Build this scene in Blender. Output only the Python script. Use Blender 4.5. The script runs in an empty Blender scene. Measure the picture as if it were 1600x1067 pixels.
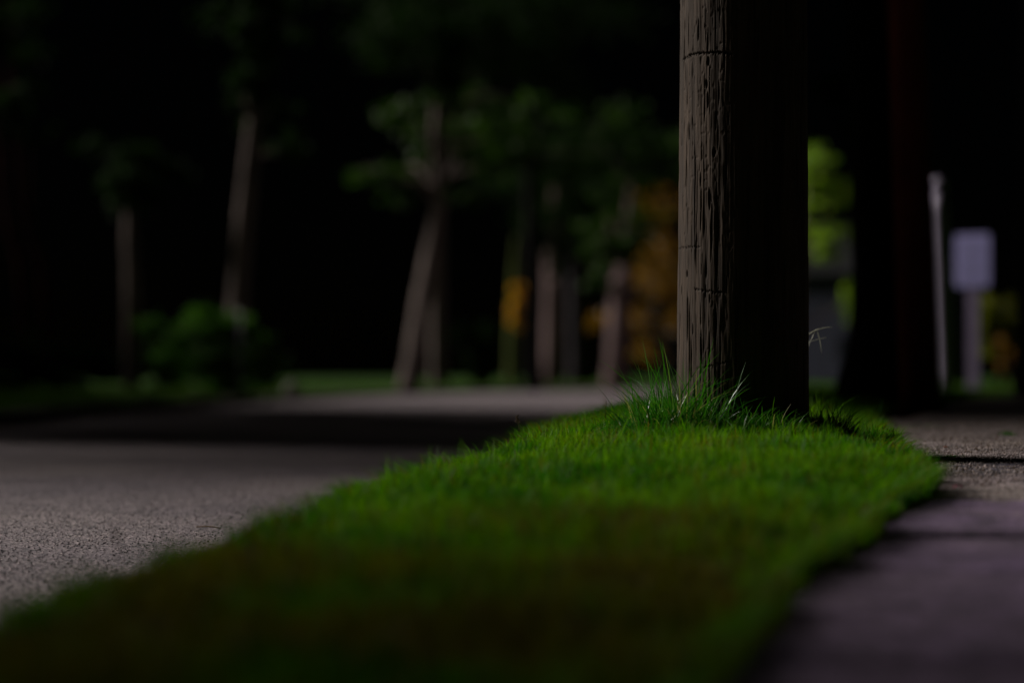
import bpy, bmesh, math, random
import numpy as np
from mathutils import Vector, Matrix
R = math.radians
rng = np.random.default_rng(7)
random.seed(7)
scene = bpy.context.scene
COL = scene.collection

# ------------------------------------------------------------------ camera, world, sun
CAMZ = 0.20
PITCH = math.atan(56.5 / 3778.0)
F = 3778.0
cam_d = bpy.data.cameras.new("camera")
cam = bpy.data.objects.new("camera", cam_d); COL.objects.link(cam)
cam_d.sensor_width = 36.0
cam_d.lens = 85.0
cam_d.clip_start = 0.05
cam_d.clip_end = 6000.0
cam.location = (0, 0, CAMZ)
cam.rotation_euler = (R(90) + PITCH, 0, 0)
cam_d.dof.use_dof = True
cam_d.dof.focus_distance = 6.85
cam_d.dof.aperture_fstop = 1.3
scene.camera = cam

SUN_EL, SUN_AZ = R(31.0), math.atan2(-0.906, 0.423)      # azimuth from +Y towards +X
SUN_DIR = Vector((math.sin(SUN_AZ) * math.cos(SUN_EL), math.cos(SUN_AZ) * math.cos(SUN_EL), math.sin(SUN_EL)))
world = bpy.data.worlds.new("World"); scene.world = world
world.use_nodes = True
wn = world.node_tree.nodes
sky = wn.new("ShaderNodeTexSky"); sky.sky_type = 'NISHITA'; sky.sun_disc = False
sky.sun_elevation = SUN_EL; sky.sun_rotation = SUN_AZ
world.node_tree.links.new(sky.outputs[0], wn["Background"].inputs[0])
wn["Background"].inputs[1].default_value = 0.00006
sd = bpy.data.lights.new("sun", 'SUN'); sd.energy = 4.6; sd.angle = R(20); sd.color = (1.0, 0.94, 0.86)
sun = bpy.data.objects.new("sun", sd); COL.objects.link(sun)
sun.rotation_euler = SUN_DIR.to_track_quat('Z', 'Y').to_euler()
scene.view_settings.view_transform = 'Standard'
scene.view_settings.look = 'None'
scene.view_settings.exposure = 0.0
scene.cycles.use_denoising = True
scene.cycles.adaptive_threshold = 0.004
scene.cycles.max_bounces = 6
scene.cycles.transparent_max_bounces = 4

def P(px, py, Y):
    """a point of the place at distance Y that a surveyor reads off the photograph (1600 px wide)"""
    u = (px - 800.0); v = (533.5 - py)
    dy = F * math.cos(PITCH) - v * math.sin(PITCH)
    dz = F * math.sin(PITCH) + v * math.cos(PITCH)
    return Vector((u / dy * Y, Y, CAMZ + dz / dy * Y))

# ------------------------------------------------------------------ object helpers
def tag(o, label=None, cat=None, group=None, kind=None):
    if label: o["label"] = label
    if cat: o["category"] = cat
    if group: o["group"] = group
    if kind: o["kind"] = kind
    return o

def empty(name, loc, label, cat, group=None):
    o = bpy.data.objects.new(name, None); COL.objects.link(o); o.location = loc
    o.empty_display_size = 0.1
    return tag(o, label, cat, group)

def link(name, me, mats, parent=None, smooth=False):
    o = bpy.data.objects.new(name, me); COL.objects.link(o)
    for m in (mats if isinstance(mats, (list, tuple)) else [mats]): me.materials.append(m)
    if smooth:
        me.polygons.foreach_set("use_smooth", np.ones(len(me.polygons), dtype=bool))
    if parent:
        o.parent = parent
        o.location = -parent.location
    return o

def mesh_np(name, V, loops, starts, totals=None, attrs=None):
    """fast mesh from flat arrays"""
    me = bpy.data.meshes.new(name)
    V = np.asarray(V, dtype=np.float32)
    me.vertices.add(len(V)); me.vertices.foreach_set("co", V.ravel())
    me.loops.add(len(loops)); me.loops.foreach_set("vertex_index", np.asarray(loops, dtype=np.int32))
    me.polygons.add(len(starts)); me.polygons.foreach_set("loop_start", np.asarray(starts, dtype=np.int32))
    if attrs:
        for k, a in attrs.items():
            at = me.attributes.new(k, 'FLOAT', 'POINT'); at.data.foreach_set("value", np.asarray(a, dtype=np.float32))
    me.update(calc_edges=True)
    return me

def grid_mesh(name, G, wrap=False, attrs=None):
    """G: (n, m, 3) lattice of points"""
    n, m = G.shape[:2]
    idx = np.arange(n * m).reshape(n, m)
    if wrap: idx = np.concatenate([idx, idx[:, :1]], axis=1)
    a = idx[:-1, :-1].ravel(); b = idx[:-1, 1:].ravel(); c = idx[1:, 1:].ravel(); d = idx[1:, :-1].ravel()
    loops = np.stack([a, b, c, d], 1).ravel()
    return mesh_np(name, G.reshape(-1, 3), loops, np.arange(len(a)) * 4, attrs=attrs)

def bm_obj(name, bm, mats, parent=None, smooth=False):
    me = bpy.data.meshes.new(name); bm.to_mesh(me); bm.free()
    return link(name, me, mats, parent, smooth)

def bm_box(bm, c, s, rz=0.0, bevel=0.0):
    r = bmesh.ops.create_cube(bm, size=1.0)
    vs = r["verts"]
    M = Matrix.Translation(c) @ Matrix.Rotation(rz, 4, 'Z') @ Matrix.Diagonal((s[0], s[1], s[2], 1))
    bmesh.ops.transform(bm, matrix=M, verts=vs)
    if bevel:
        es = list({e for v in vs for e in v.link_edges})
        bmesh.ops.bevel(bm, geom=es, offset=bevel, segments=2, affect='EDGES')

def tube_arrays(path, radii, seg=12, bump=0.0, seed=0):
    rg = np.random.default_rng(seed)
    path = [Vector(p) for p in path]
    n = len(path); rings = []
    ph = rg.uniform(0, 6.28, 4)
    for i, p in enumerate(path):
        t = (path[min(i + 1, n - 1)] - path[max(i - 1, 0)]).normalized()
        a = t.cross(Vector((0, 1, 0.01))).normalized(); b = t.cross(a).normalized()
        th = np.linspace(0, 2 * math.pi, seg, endpoint=False)
        rr = radii[i] * (1 + bump * (np.sin(3 * th + ph[0] + i * .3) * .5 + np.sin(5 * th + ph[1] - i * .2) * .35 + rg.normal(0, .3, seg)))
        ring = np.array(p)[None] + rr[:, None] * (np.cos(th)[:, None] * np.array(a)[None] + np.sin(th)[:, None] * np.array(b)[None])
        rings.append(ring)
    return np.array(rings)

class Soup:
    """collects lattices (closed tubes) into one mesh"""
    def __init__(s): s.V = []; s.L = []; s.S = []; s.nv = 0; s.nl = 0
    def tube(s, path, radii, seg=12, bump=0.0, seed=0, sub=1):
        if sub > 1: path, radii = refine(path, radii, sub)
        G = tube_arrays(path, radii, seg, bump, seed)
        n, m = G.shape[:2]
        idx = np.arange(n * m).reshape(n, m) + s.nv
        idx2 = np.concatenate([idx, idx[:, :1]], axis=1)
        a = idx2[:-1, :-1].ravel(); b = idx2[:-1, 1:].ravel(); c = idx2[1:, 1:].ravel(); d = idx2[1:, :-1].ravel()
        s.L.append(np.stack([a, b, c, d], 1).ravel()); s.S.append(np.arange(len(a)) * 4 + s.nl); s.nl += len(a) * 4
        for k in (0, -1):
            s.L.append(idx[k] if k else idx[k][::-1]); s.S.append(np.array([s.nl])); s.nl += m
        s.V.append(G.reshape(-1, 3)); s.nv += n * m
    def mesh(s, name): return mesh_np(name, np.concatenate(s.V), np.concatenate(s.L), np.concatenate(s.S))

def refine(path, radii, sub):
    path = np.array([list(p) for p in path], dtype=float); radii = np.array(radii, dtype=float)
    n = len(path)
    if n < 3:
        t = np.linspace(0, n - 1, (n - 1) * sub + 1)
        return [np.array([np.interp(x, range(n), path[:, k]) for k in range(3)]) for x in t], np.interp(t, range(n), radii)
    out = []; ro = []
    for i in range(n - 1):
        p0 = path[max(i - 1, 0)]; p1 = path[i]; p2 = path[i + 1]; p3 = path[min(i + 2, n - 1)]
        for k in range(sub):
            t = k / sub
            out.append(.5 * ((2 * p1) + (-p0 + p2) * t + (2 * p0 - 5 * p1 + 4 * p2 - p3) * t * t + (-p0 + 3 * p1 - 3 * p2 + p3) * t ** 3))
            ro.append(radii[i] * (1 - t) + radii[i + 1] * t)
    out.append(path[-1]); ro.append(radii[-1])
    return out, ro

# smooth value noise on numpy coordinates
_tab = rng.random((256, 256))
def vnoise(x, y, px=None):
    xi = np.floor(x).astype(int); yi = np.floor(y).astype(int)
    fx = x - xi; fy = y - yi
    fx = fx * fx * (3 - 2 * fx); fy = fy * fy * (3 - 2 * fy)
    x1 = xi + 1
    if px: xi = xi % px; x1 = x1 % px
    g = lambda a, b: _tab[a % 256, b % 256]
    return (g(xi, yi) * (1 - fx) + g(x1, yi) * fx) * (1 - fy) + (g(xi, yi + 1) * (1 - fx) + g(x1, yi + 1) * fx) * fy

# ------------------------------------------------------------------ materials
class NT:
    def __init__(s, name):
        s.m = bpy.data.materials.new(name); s.m.use_nodes = True
        s.t = s.m.node_tree; s.b = s.t.nodes["Principled BSDF"]; s.out = s.t.nodes["Material Output"]
        s.b.inputs["Roughness"].default_value = 0.8
    def n(s, typ, **kw):
        nd = s.t.nodes.new(typ)
        for k, v in kw.items():
            if k.startswith("i_"):
                nd.inputs[k[2:].replace("_", " ")].default_value = v
            else: setattr(nd, k, v)
        return nd
    def l(s, a, b): s.t.links.new(a, b)
    def coords(s, kind="Object", scale=None):
        tc = s.n("ShaderNodeTexCoord")
        if scale is None: return tc.outputs[kind]
        mp = s.n("ShaderNodeMapping"); s.l(tc.outputs[kind], mp.inputs[0]); mp.inputs["Scale"].default_value = scale
        return mp.outputs[0]
    def noise(s, vec, scale, detail=4.0, rough=.55):
        nd = s.n("ShaderNodeTexNoise"); s.l(vec, nd.inputs["Vector"])
        nd.inputs["Scale"].default_value = scale; nd.inputs["Detail"].default_value = detail; nd.inputs["Roughness"].default_value = rough
        return nd.outputs["Fac"]
    def ramp(s, fac, stops):
        nd = s.n("ShaderNodeValToRGB"); s.l(fac, nd.inputs[0])
        cr = nd.color_ramp
        while len(cr.elements) < len(stops): cr.elements.new(0.5)
        for e, (p, c) in zip(cr.elements, stops):
            e.position = p; e.color = (c[0], c[1], c[2], 1) if len(c) > 2 else (c[0],) * 3 + (1,)
        return nd.outputs[0]
    def mix(s, fac, a, b, mode='MIX'):
        nd = s.n("ShaderNodeMix", data_type='RGBA', blend_type=mode)
        for sock, v in ((nd.inputs[0], fac), (nd.inputs[6], a), (nd.inputs[7], b)):
            if isinstance(v, (int, float)): sock.default_value = v
            elif isinstance(v, tuple): sock.default_value = (*v, 1) if len(v) == 3 else v
            else: s.l(v, sock)
        return nd.outputs[2]
    def bump(s, h, strength=.5, dist=.01):
        nd = s.n("ShaderNodeBump"); s.l(h, nd.inputs["Height"])
        nd.inputs["Strength"].default_value = strength; nd.inputs["Distance"].default_value = dist
        s.l(nd.outputs[0], s.b.inputs["Normal"])
    def col(s, c):
        if isinstance(c, tuple): s.b.inputs["Base Color"].default_value = (*c, 1)
        else: s.l(c, s.b.inputs["Base Color"])

def plain(name, c, rough=.6, var=.25, scale=8.0, bump=.15):
    t = NT(name); co = t.coords()
    if rough > .75: t.b.inputs["Specular IOR Level"].default_value = .04
    f = t.noise(co, scale, 5)
    t.col(t.ramp(f, [(.3, tuple(x * (1 - var) for x in c)), (.7, tuple(min(1, x * (1 + var)) for x in c))]))
    t.b.inputs["Roughness"].default_value = rough
    t.bump(f, bump, .01)
    return t.m

def foliage_mat(name, c1, c2, c3=None, transl=.45, rough=.45, spec=.4):
    """per-blade / per-leaf tint comes from the attribute 'tint'; 'dry' fades to straw"""
    t = NT(name)
    at = t.n("ShaderNodeAttribute", attribute_name="tint")
    col = t.ramp(at.outputs["Fac"], [(0.0, c1), (1.0, c2)])
    if c3:
        dr = t.n("ShaderNodeAttribute", attribute_name="dry")
        col = t.mix(dr.outputs["Fac"], col, c3)
    t.col(col); t.b.inputs["Roughness"].default_value = rough
    t.b.inputs["Specular IOR Level"].default_value = spec
    tr = t.n("ShaderNodeBsdfTranslucent"); t.l(t.mix(1.0, col, (1.15, 1.25, .6), 'MULTIPLY'), tr.inputs[0])
    ms = t.n("ShaderNodeMixShader"); ms.inputs[0].default_value = transl
    t.l(t.b.outputs[0], ms.inputs[1]); t.l(tr.outputs[0], ms.inputs[2]); t.l(ms.outputs[0], t.out.inputs[0])
    return t.m

def road_mat():
    t = NT("worn_asphalt"); co = t.coords()
    v = t.n("ShaderNodeTexVoronoi"); t.l(co, v.inputs["Vector"]); v.inputs["Scale"].default_value = 150
    v2 = t.n("ShaderNodeTexVoronoi"); t.l(co, v2.inputs["Vector"]); v2.inputs["Scale"].default_value = 85
    big = t.noise(co, .7, 4); mid = t.noise(co, 7, 5)
    stone = t.ramp(v.outputs["Color"], [(0.0, (.17, .15, .16)), (.5, (.36, .31, .32)), (1.0, (.92, .84, .74))])
    c = t.mix(t.ramp(v2.outputs["Distance"], [(.2, (0,)), (.7, (1,))]), stone, (.07, .065, .07))
    c = t.mix(1.0, c, t.ramp(big, [(.3, (.62, .56, .68)), (.7, (1.12, 1.04, 1.09))]), 'MULTIPLY')
    c = t.mix(1.0, c, t.ramp(mid, [(.3, (.8,)), (.7, (1.1,))]), 'MULTIPLY')
    t.col(c); t.b.inputs["Roughness"].default_value = .62
    h = t.mix(.55, v.outputs["Distance"], t.noise(co, 120, 6, .75))
    t.bump(h, 1.0, .006)
    return t.m

def concrete_mat(name, c, warm, stone=120, dist=.004, dark=(.55, .6)):
    t = NT(name); co = t.coords()
    v = t.n("ShaderNodeTexVoronoi"); t.l(co, v.inputs["Vector"]); v.inputs["Scale"].default_value = stone
    big = t.noise(co, 2.2, 6); fine = t.noise(co, 60, 6, .7); mid = t.noise(co, 11, 6, .65)
    k = t.mix(t.ramp(big, [(.35, (0,)), (.65, (1,))]), c, warm)
    k = t.mix(1.0, k, t.ramp(mid, [(.32, (dark[0] * .7,) * 3), (.6, (1.15,))]), 'MULTIPLY')
    k = t.mix(1.0, k, t.ramp(fine, [(.32, (.45,)), (.68, (1.45,))]), 'MULTIPLY')
    k = t.mix(1.0, k, t.ramp(v.outputs["Color"], [(0, (.5,)), (1, (1.4,))]), 'MULTIPLY')
    t.col(k); t.b.inputs["Roughness"].default_value = .75
    t.bump(t.mix(.5, v.outputs["Distance"], fine), 1.0, dist * 1.6)
    return t.m

def soil_mat(name, c1, c2, scale=30):
    t = NT(name); co = t.coords()
    f = t.noise(co, scale, 8, .7); g = t.noise(co, 1.2, 4)
    t.col(t.mix(t.ramp(g, [(.4, (0,)), (.6, (1,))]), t.ramp(f, [(.3, c1), (.7, c2)]), t.ramp(f, [(.3, tuple(x * .7 for x in c1)), (.7, tuple(x * .8 for x in c2))])))
    t.b.inputs["Roughness"].default_value = .95; t.b.inputs["Specular IOR Level"].default_value = .03
    t.bump(f, .8, .02)
    return t.m

def pole_mat(name, base, streak, moss=True):
    t = NT(name)
    co = t.coords("Object", (26, 26, 1.3)); co2 = t.coords("Object", (90, 90, 3)); raw = t.coords()
    a = t.noise(co, 1.0, 6, .6); b = t.noise(co2, 1.0, 5, .65); blot = t.noise(raw, 7, 5)
    c = t.ramp(a, [(.28, streak), (.5, base), (.75, tuple(x * 1.45 for x in base))])
    c = t.mix(1.0, c, t.ramp(b, [(.3, (.55,)), (.65, (1.2,))]), 'MULTIPLY')
    c = t.mix(1.0, c, t.ramp(blot, [(.3, (.75, .72, .7)), (.7, (1.15, 1.12, 1.1))]), 'MULTIPLY')
    cr = t.n("ShaderNodeAttribute", attribute_name="crack")
    c = t.mix(cr.outputs["Fac"], c, (.012, .008, .006))
    if moss:
        ms = t.n("ShaderNodeAttribute", attribute_name="moss")
        mm = t.n("ShaderNodeMath", operation='MULTIPLY'); t.l(ms.outputs["Fac"], mm.inputs[0])
        t.l(t.ramp(t.noise(t.coords("Object", (30, 30, 9)), 1.0, 5, .6), [(.42, (0,)), (.6, (1,))]), mm.inputs[1])
        c = t.mix(mm.outputs[0], c, (.048, .066, .004))
    t.col(c); t.b.inputs["Roughness"].default_value = .85; t.b.inputs["Specular IOR Level"].default_value = .25
    t.bump(b, .35, .003)
    return t.m

def bark_mat(name, c, sc=6.0):
    t = NT(name); a = t.noise(t.coords("Object", (sc, sc, sc * .18)), 1.0, 6, .65)
    t.col(t.ramp(a, [(.3, tuple(x * .45 for x in c)), (.65, tuple(x * 1.3 for x in c))]))
    t.b.inputs["Roughness"].default_value = .9; t.b.inputs["Specular IOR Level"].default_value = .04; t.bump(a, .7, .04)
    return t.m

M = dict(
    road=road_mat(),
    slab=concrete_mat("lavender_grey_concrete", (.13, .083, .165), (.155, .105, .165)),  # near slabs: shade put into a darker, lavender concrete colour
    slab_tan=concrete_mat("tan_grey_concrete", (.27, .215, .225), (.33, .27, .25), dark=(.45, .5)),
    patch=concrete_mat("asphalt_patch", (.075, .065, .10), (.12, .10, .125), stone=70, dist=.012, dark=(.5, .5)),  # coarse patch, its dark tone also holding the pole's shadow band
    curb=concrete_mat("curb_concrete", (.30, .27, .25), (.36, .32, .29)),
    soil=soil_mat("strip_soil", (.018, .014, .008), (.05, .045, .018)),
    lawn=soil_mat("lawn_turf", (.018, .045, .010), (.04, .085, .018), 14),
    grass=foliage_mat("grass_blades", (.018, .115, .0), (.115, .25, .0), (.12, .07, .008), .5, .6, .18),
    grass_far=foliage_mat("far_grass_blades", (.03, .09, .01), (.07, .13, .015), None, .5, .6, .2),
    tuft=foliage_mat("long_grass_blades", (.010, .095, .007), (.055, .19, .010), (.26, .24, .12), .45, .3, .6),
    pole=pole_mat("weathered_pole_wood", (.045, .030, .020), (.017, .010, .006)),
    pole2=pole_mat("dark_red_brown_pole_wood", (.17, .022, .012), (.07, .012, .008), False),
    bark=bark_mat("pale_bark", (.17, .135, .125)),
    bark_pink=bark_mat("pinkish_bark", (.20, .14, .14)),
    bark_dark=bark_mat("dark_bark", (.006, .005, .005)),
    bark_dusky=bark_mat("dusky_bark", (.035, .03, .034)),
    bark_red=bark_mat("dull_red_bark", (.035, .005, .003)),
    bark_moss=bark_mat("mossy_bark", (.08, .10, .03)),
    leaf=foliage_mat("green_leaves", (.012, .04, .004), (.035, .072, .006), None, .4, .6, .15),
    leaf_yel=foliage_mat("yellow_green_leaves", (.09, .18, .015), (.36, .52, .05), None, .55),
    leaf_olive=foliage_mat("olive_yellow_leaves", (.07, .085, .005), (.20, .20, .008), None, .5),
    leaf_bush=foliage_mat("bush_leaves", (.022, .08, .006), (.06, .15, .010), None, .4, .6, .15),
    leaf_gold=foliage_mat("golden_leaves", (.50, .24, .008), (.62, .34, .015), None, .5),
    leaf_orange=foliage_mat("orange_leaves", (.13, .06, .008), (.32, .155, .014), None, .5),
    leaf_dark=foliage_mat("dark_leaves", (.005, .014, .003), (.010, .024, .004), None, .3, .8, .05),  # leaf colour blackened to read as crowns in shade
    post=plain("pale_grey_paint", (.42, .35, .50), .5, .1),
    sign=plain("white_sign_paint", (.36, .33, .68), .5, .04),
    ink=plain("grey_sign_ink", (.25, .24, .42), .6, .1),
    galv=plain("galvanised_steel", (.22, .17, .28), .45, .15),
    reflector=plain("white_reflector_plastic", (.8, .8, .8), .25, .03),
    house=plain("blue_grey_siding", (.05, .052, .075), .8, .15, 2),
    roof=plain("dark_roof_shingle", (.05, .05, .055), .9, .3, 6),
    brick=plain("dark_brick", (.011, .006, .005), .9, .3, 6),
    red=plain("dull_red_paint", (.17, .022, .012), .7, .2),
    glass=plain("dark_window_glass", (.01, .011, .014), .1, .1),
    stone=plain("pale_stone", (.42, .40, .36), .85, .25, 10, .5),
    leaf_pink=plain("magenta_petal", (.42, .03, .11), .6, .2, 40),
    leaf_red=plain("dry_red_brown_leaf", (.30, .085, .045), .7, .3, 40),
    twig=plain("dry_twig", (.10, .07, .05), .9, .3, 40),
)

# ------------------------------------------------------------------ the ground, road, verge strip, sidewalk
def zt(y):
    """the street climbs to a crest by the near pole and runs level beyond it"""
    y = np.asarray(y, dtype=float)
    t = (6.7 - y) / .9
    return -.05 * .9 * np.log1p(np.exp(np.clip(t, -30, 30)))
def chaikin(p, k=3):
    p = np.array(p, dtype=float)
    for _ in range(k):
        q = [p[0]]
        for a, b in zip(p[:-1], p[1:]): q += [a * .75 + b * .25, a * .25 + b * .75]
        q.append(p[-1]); p = np.array(q)
    return p
def resample(p, n):
    d = np.r_[0, np.cumsum(np.linalg.norm(np.diff(p, axis=0), axis=1))]
    t = np.linspace(0, d[-1], n)
    return np.stack([np.interp(t, d, p[:, 0]), np.interp(t, d, p[:, 1])], 1)

ROAD_Z = -0.24
left_edge = chaikin([(-4.9, -40), (-4.8, 30), (-4.3, 47), (-3.0, 62), (0.5, 77), (8, 90), (20, 101), (45, 116), (220, 190)])
right_edge = chaikin([(-1.2, -40), (-1.0, 0), (-.82, 2), (-.73, 3.3), (-.66, 4.0), (-.53, 4.3), (-.40, 5.1), (-.27, 5.8), (-.14, 6.2), (.0, 6.7), (.14, 8.5), (.85, 16), (2.35, 30), (5.2, 48), (11, 64), (23, 79), (48, 95), (222, 172)], 3)

def sheet(name, a, b, z, mat, n=160, m=2):
    A = resample(a, n); B = resample(b, n)
    t = np.linspace(0, 1, m)[None, :, None]
    G = A[:, None] * (1 - t) + B[:, None] * t
    G = np.concatenate([G, (z + zt(G[..., 1]))[..., None]], 2)
    return tag(link(name, grid_mesh(name, G[:, ::-1]), mat), kind="structure")

bm = bmesh.new()
for x, y in ((-3000, -3000), (3000, -3000), (3000, 3000), (-3000, 3000)): bm.verts.new((x, y, -0.30 if y > 0 else -160))
bm.faces.new(bm.verts)
tag(bm_obj("ground", bm, M["lawn"]), kind="structure")
sheet("road", left_edge, right_edge + np.array([.12, 0]), ROAD_Z, M["road"], 700, 14)

def far_side(p, d):   # offset polyline leftwards
    t = np.gradient(p, axis=0); t /= np.linalg.norm(t, axis=1)[:, None]
    return p + np.stack([-t[:, 1], t[:, 0]], 1) * d

# kerb along the far side of the road, and the lawn behind it
def band(name, path, w0, w1, z0, z1, mat, n=200):
    a = resample(far_side(path, w0), n); b = resample(far_side(path, w1), n)
    rows = []
    for q, z in ((a, z0), (a, z1), (b, z1), (b, z0)):
        rows.append(np.concatenate([q, (z + zt(q[:, 1]))[:, None]], 1))
    G = np.stack(rows, 1)
    return tag(link(name, grid_mesh(name, G), mat), kind="structure")
band("kerb", left_edge, 0.0, .16, -.28, -.115, M["curb"])
def lawn_z(x, y): return -.10 + .04 * np.sin(x * .13) * np.sin(y * .09)
A = resample(far_side(left_edge, .165), 200)
fac = np.array([0, .3, 1, 3, 8, 20, 60, 200])
outw = np.array([-1.0, .25]); 
G = A[:, None] + fac[None, :, None] * outw[None, None] * np.array([1.0, 1.0])
zz = lawn_z(G[..., 0], G[..., 1]) * np.clip(fac / 3, 0, 1)[None] + -.125 * (1 - np.clip(fac / 3, 0, 1))[None]
G = np.concatenate([G, (zz + zt(G[..., 1]))[..., None]], 2)
tag(link("lawn", grid_mesh("lawn", G[:, ::-1]), M["lawn"]), kind="structure")

# sidewalk: separate slabs with open joints, an asphalt patch darkened with the pole's shadow, gentle heave
SW = 1.5
def sw_left(y): return np.where(y < 10, -.35 + .187 * y, 1.52 + .222 * (y - 10))
joints = [-1.2, .3, 1.8, 3.28, 4.78, 5.43, 6.18, 6.78, 8.3, 9.8, 11.3, 12.8, 14.3, 15.8, 17.3, 18.8, 20.3, 21.8, 23.3, 24.8]
def slab_mesh(lo, hi, kind, tilt):
    ny = 26 if lo < 13 else 6; nx = 40 if lo < 13 else 8
    g = .012 if hi < 5 else (.0025 if lo > 6.1 and hi < 9 else .005)
    ys = np.linspace(lo + g, hi - g, ny); xs = np.linspace(0, 1, nx)
    X, Y = np.meshgrid(xs, ys)
    px = sw_left(Y - .12 * SW * X) + X * SW
    py = Y - .12 * SW * X + .0
    e = np.minimum(np.minimum((Y - lo - g) / .012, (hi - g - Y) / .012), 1).clip(0, 1)
    z = -.010 * (1 - e) + .006 * (vnoise(px * 2.3, py * 2.3) - .5) + tilt[0] * (Y - lo) + tilt[1]
    if kind == "patch": z += .012 * (vnoise(px * 16, py * 16) - .5) + .010 * (vnoise(px * 40, py * 40) - .5)
    else: z += .004 * (vnoise(px * 14, py * 14) - .5)
    z = z + zt(py)
    G = np.stack([px, py, z], -1)
    skirt0 = G[:1].copy(); skirt0[..., 2] -= .12; skirt1 = G[-1:].copy(); skirt1[..., 2] -= .12
    return np.concatenate([skirt0, G, skirt1], 0)
sidewalk = None
sw_root = bpy.data.objects.new("sidewalk", None)
def add_slabs(name, which):
    V = []; Ls = []; Ss = []; nv = nl = 0
    for i in which:
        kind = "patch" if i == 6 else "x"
        tilt = {2: (0, .0), 3: (0, -.002), 4: (.002, .004), 5: (.002, .002), 6: (-.002, -.003), 7: (0, .001)}.get(i, (0, random.uniform(-.004, .004)))
        G = slab_mesh(joints[i], joints[i + 1], kind, tilt)
        n, m = G.shape[:2]; idx = np.arange(n * m).reshape(n, m) + nv
        a = idx[:-1, :-1].ravel(); b = idx[:-1, 1:].ravel(); c = idx[1:, 1:].ravel(); d = idx[1:, :-1].ravel()
        Ls.append(np.stack([a, b, c, d], 1).ravel()); Ss.append(np.arange(len(a)) * 4 + nl); nl += len(a) * 4
        V.append(G.reshape(-1, 3)); nv += n * m
    return mesh_np(name, np.concatenate(V), np.concatenate(Ls), np.concatenate(Ss))
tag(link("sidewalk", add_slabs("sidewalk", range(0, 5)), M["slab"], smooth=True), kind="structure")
tag(link("sidewalk", add_slabs("sidewalk_beyond", [5] + list(range(7, len(joints) - 1))), M["slab_tan"], smooth=True), kind="structure")
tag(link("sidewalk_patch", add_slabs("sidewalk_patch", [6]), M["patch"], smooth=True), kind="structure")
# bed under the joints and the lawn right of the sidewalk
ys = np.concatenate([[-40, -20], np.linspace(0, 12, 40), [18, 25.2]])
G = np.stack([np.stack([sw_left(ys) - .3, ys, zt(ys) - .035], 1), np.stack([sw_left(ys) + SW + .05, ys, zt(ys) - .035], 1)], 1)
tag(link("sidewalk_bed", grid_mesh("sidewalk_bed", G[:, ::-1]), M["soil"]), kind="structure")

# verge strip soil
def XRl(y): return np.interp(y, right_edge[:, 1], right_edge[:, 0]) + np.interp(y, [25, 50, 300], [2.0, 1.0, .3])
S_pts = np.array([(-.6, -40), (-.2, 0), (.20, 2.5), (.28, 2.9), (.35, 3.25), (.47, 3.9), (.71, 4.6), (.99, 5.6), (1.10, 6.6), (1.18, 7.5), (1.44, 9.7), (1.80, 12), (2.6, 16), (4.7, 24.2), (5.0, 32), (5.6, 40), (7.5, 50)])
def XL(y): 
    p = right_edge; return np.interp(y, p[:, 1], p[:, 0])
def XR(y):
    b = np.interp(y, S_pts[:, 1], S_pts[:, 0])
    return b - .045 + .06 * (vnoise(y * 3.1, y * 0 + 3.3) - .5) + .035 * (vnoise(y * 11, y * 0 + 8.3) - .5) * np.clip(y / 3, .3, 1.5)
def soil_z(x, y):
    a = XL(y); b = XR(y); s = np.clip((x - a) / (b - a), 0, 1)
    w = b - a
    prof = np.clip(np.minimum(s, 1 - s) * w / .28, 0, 1); prof = prof * prof * (3 - 2 * prof)
    bulge = .045 * np.exp(-((y - 7.2) / 2.2) ** 2) * np.exp(-((x - .65) / .5) ** 2)
    return zt(y) + .006 + .026 * prof + bulge + .022 * (vnoise(x * 3.1 + 9, y * 3.1) - .5) * prof
ys = np.concatenate([np.linspace(-6, 0, 10)[:-1], np.linspace(0, 20, 260)[:-1], np.linspace(20, 60, 60)])
ss = np.linspace(0, 1, 40)
X = XL(ys)[:, None] * (1 - ss)[None] + XR(ys)[:, None] * ss[None]; Yg = np.repeat(ys[:, None], 40, 1)
Z = soil_z(X, Yg)
G = np.stack([X, Yg, Z], -1)
sl = G[:, :1].copy(); sl[..., 2] -= .31; sl[..., 0] -= .01
sr = G[:, -1:].copy(); sr[..., 2] -= .06; sr[..., 0] += .006
G = np.concatenate([sl, G, sr], 1)
tag(link("verge_soil", grid_mesh("verge_soil", G[:, ::-1]), M["soil"], smooth=True), kind="structure")

# right-hand lawn beyond the sidewalk
ys = np.array([-60, 0, 2, 4, 5, 6, 7, 8, 9, 10, 24, 25.1, 25.2, 30, 40, 55, 75, 120, 300.])
base = sw_left(ys) + SW + .06
base = np.where(ys >= 25.2, XRl(ys), base)
cols = [0, .3, 1, 4, 15, 60, 300]
G = np.array([[(b + c, y, zt(y) -.012 + .02 * math.sin(y * .2 + c) * (c > 0)) for c in cols] for b, y in zip(base, ys)])
tag(link("lawn_beside_sidewalk", grid_mesh("lawn_beside_sidewalk", G[:, ::-1]), M["lawn"]), kind="structure")

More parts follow.
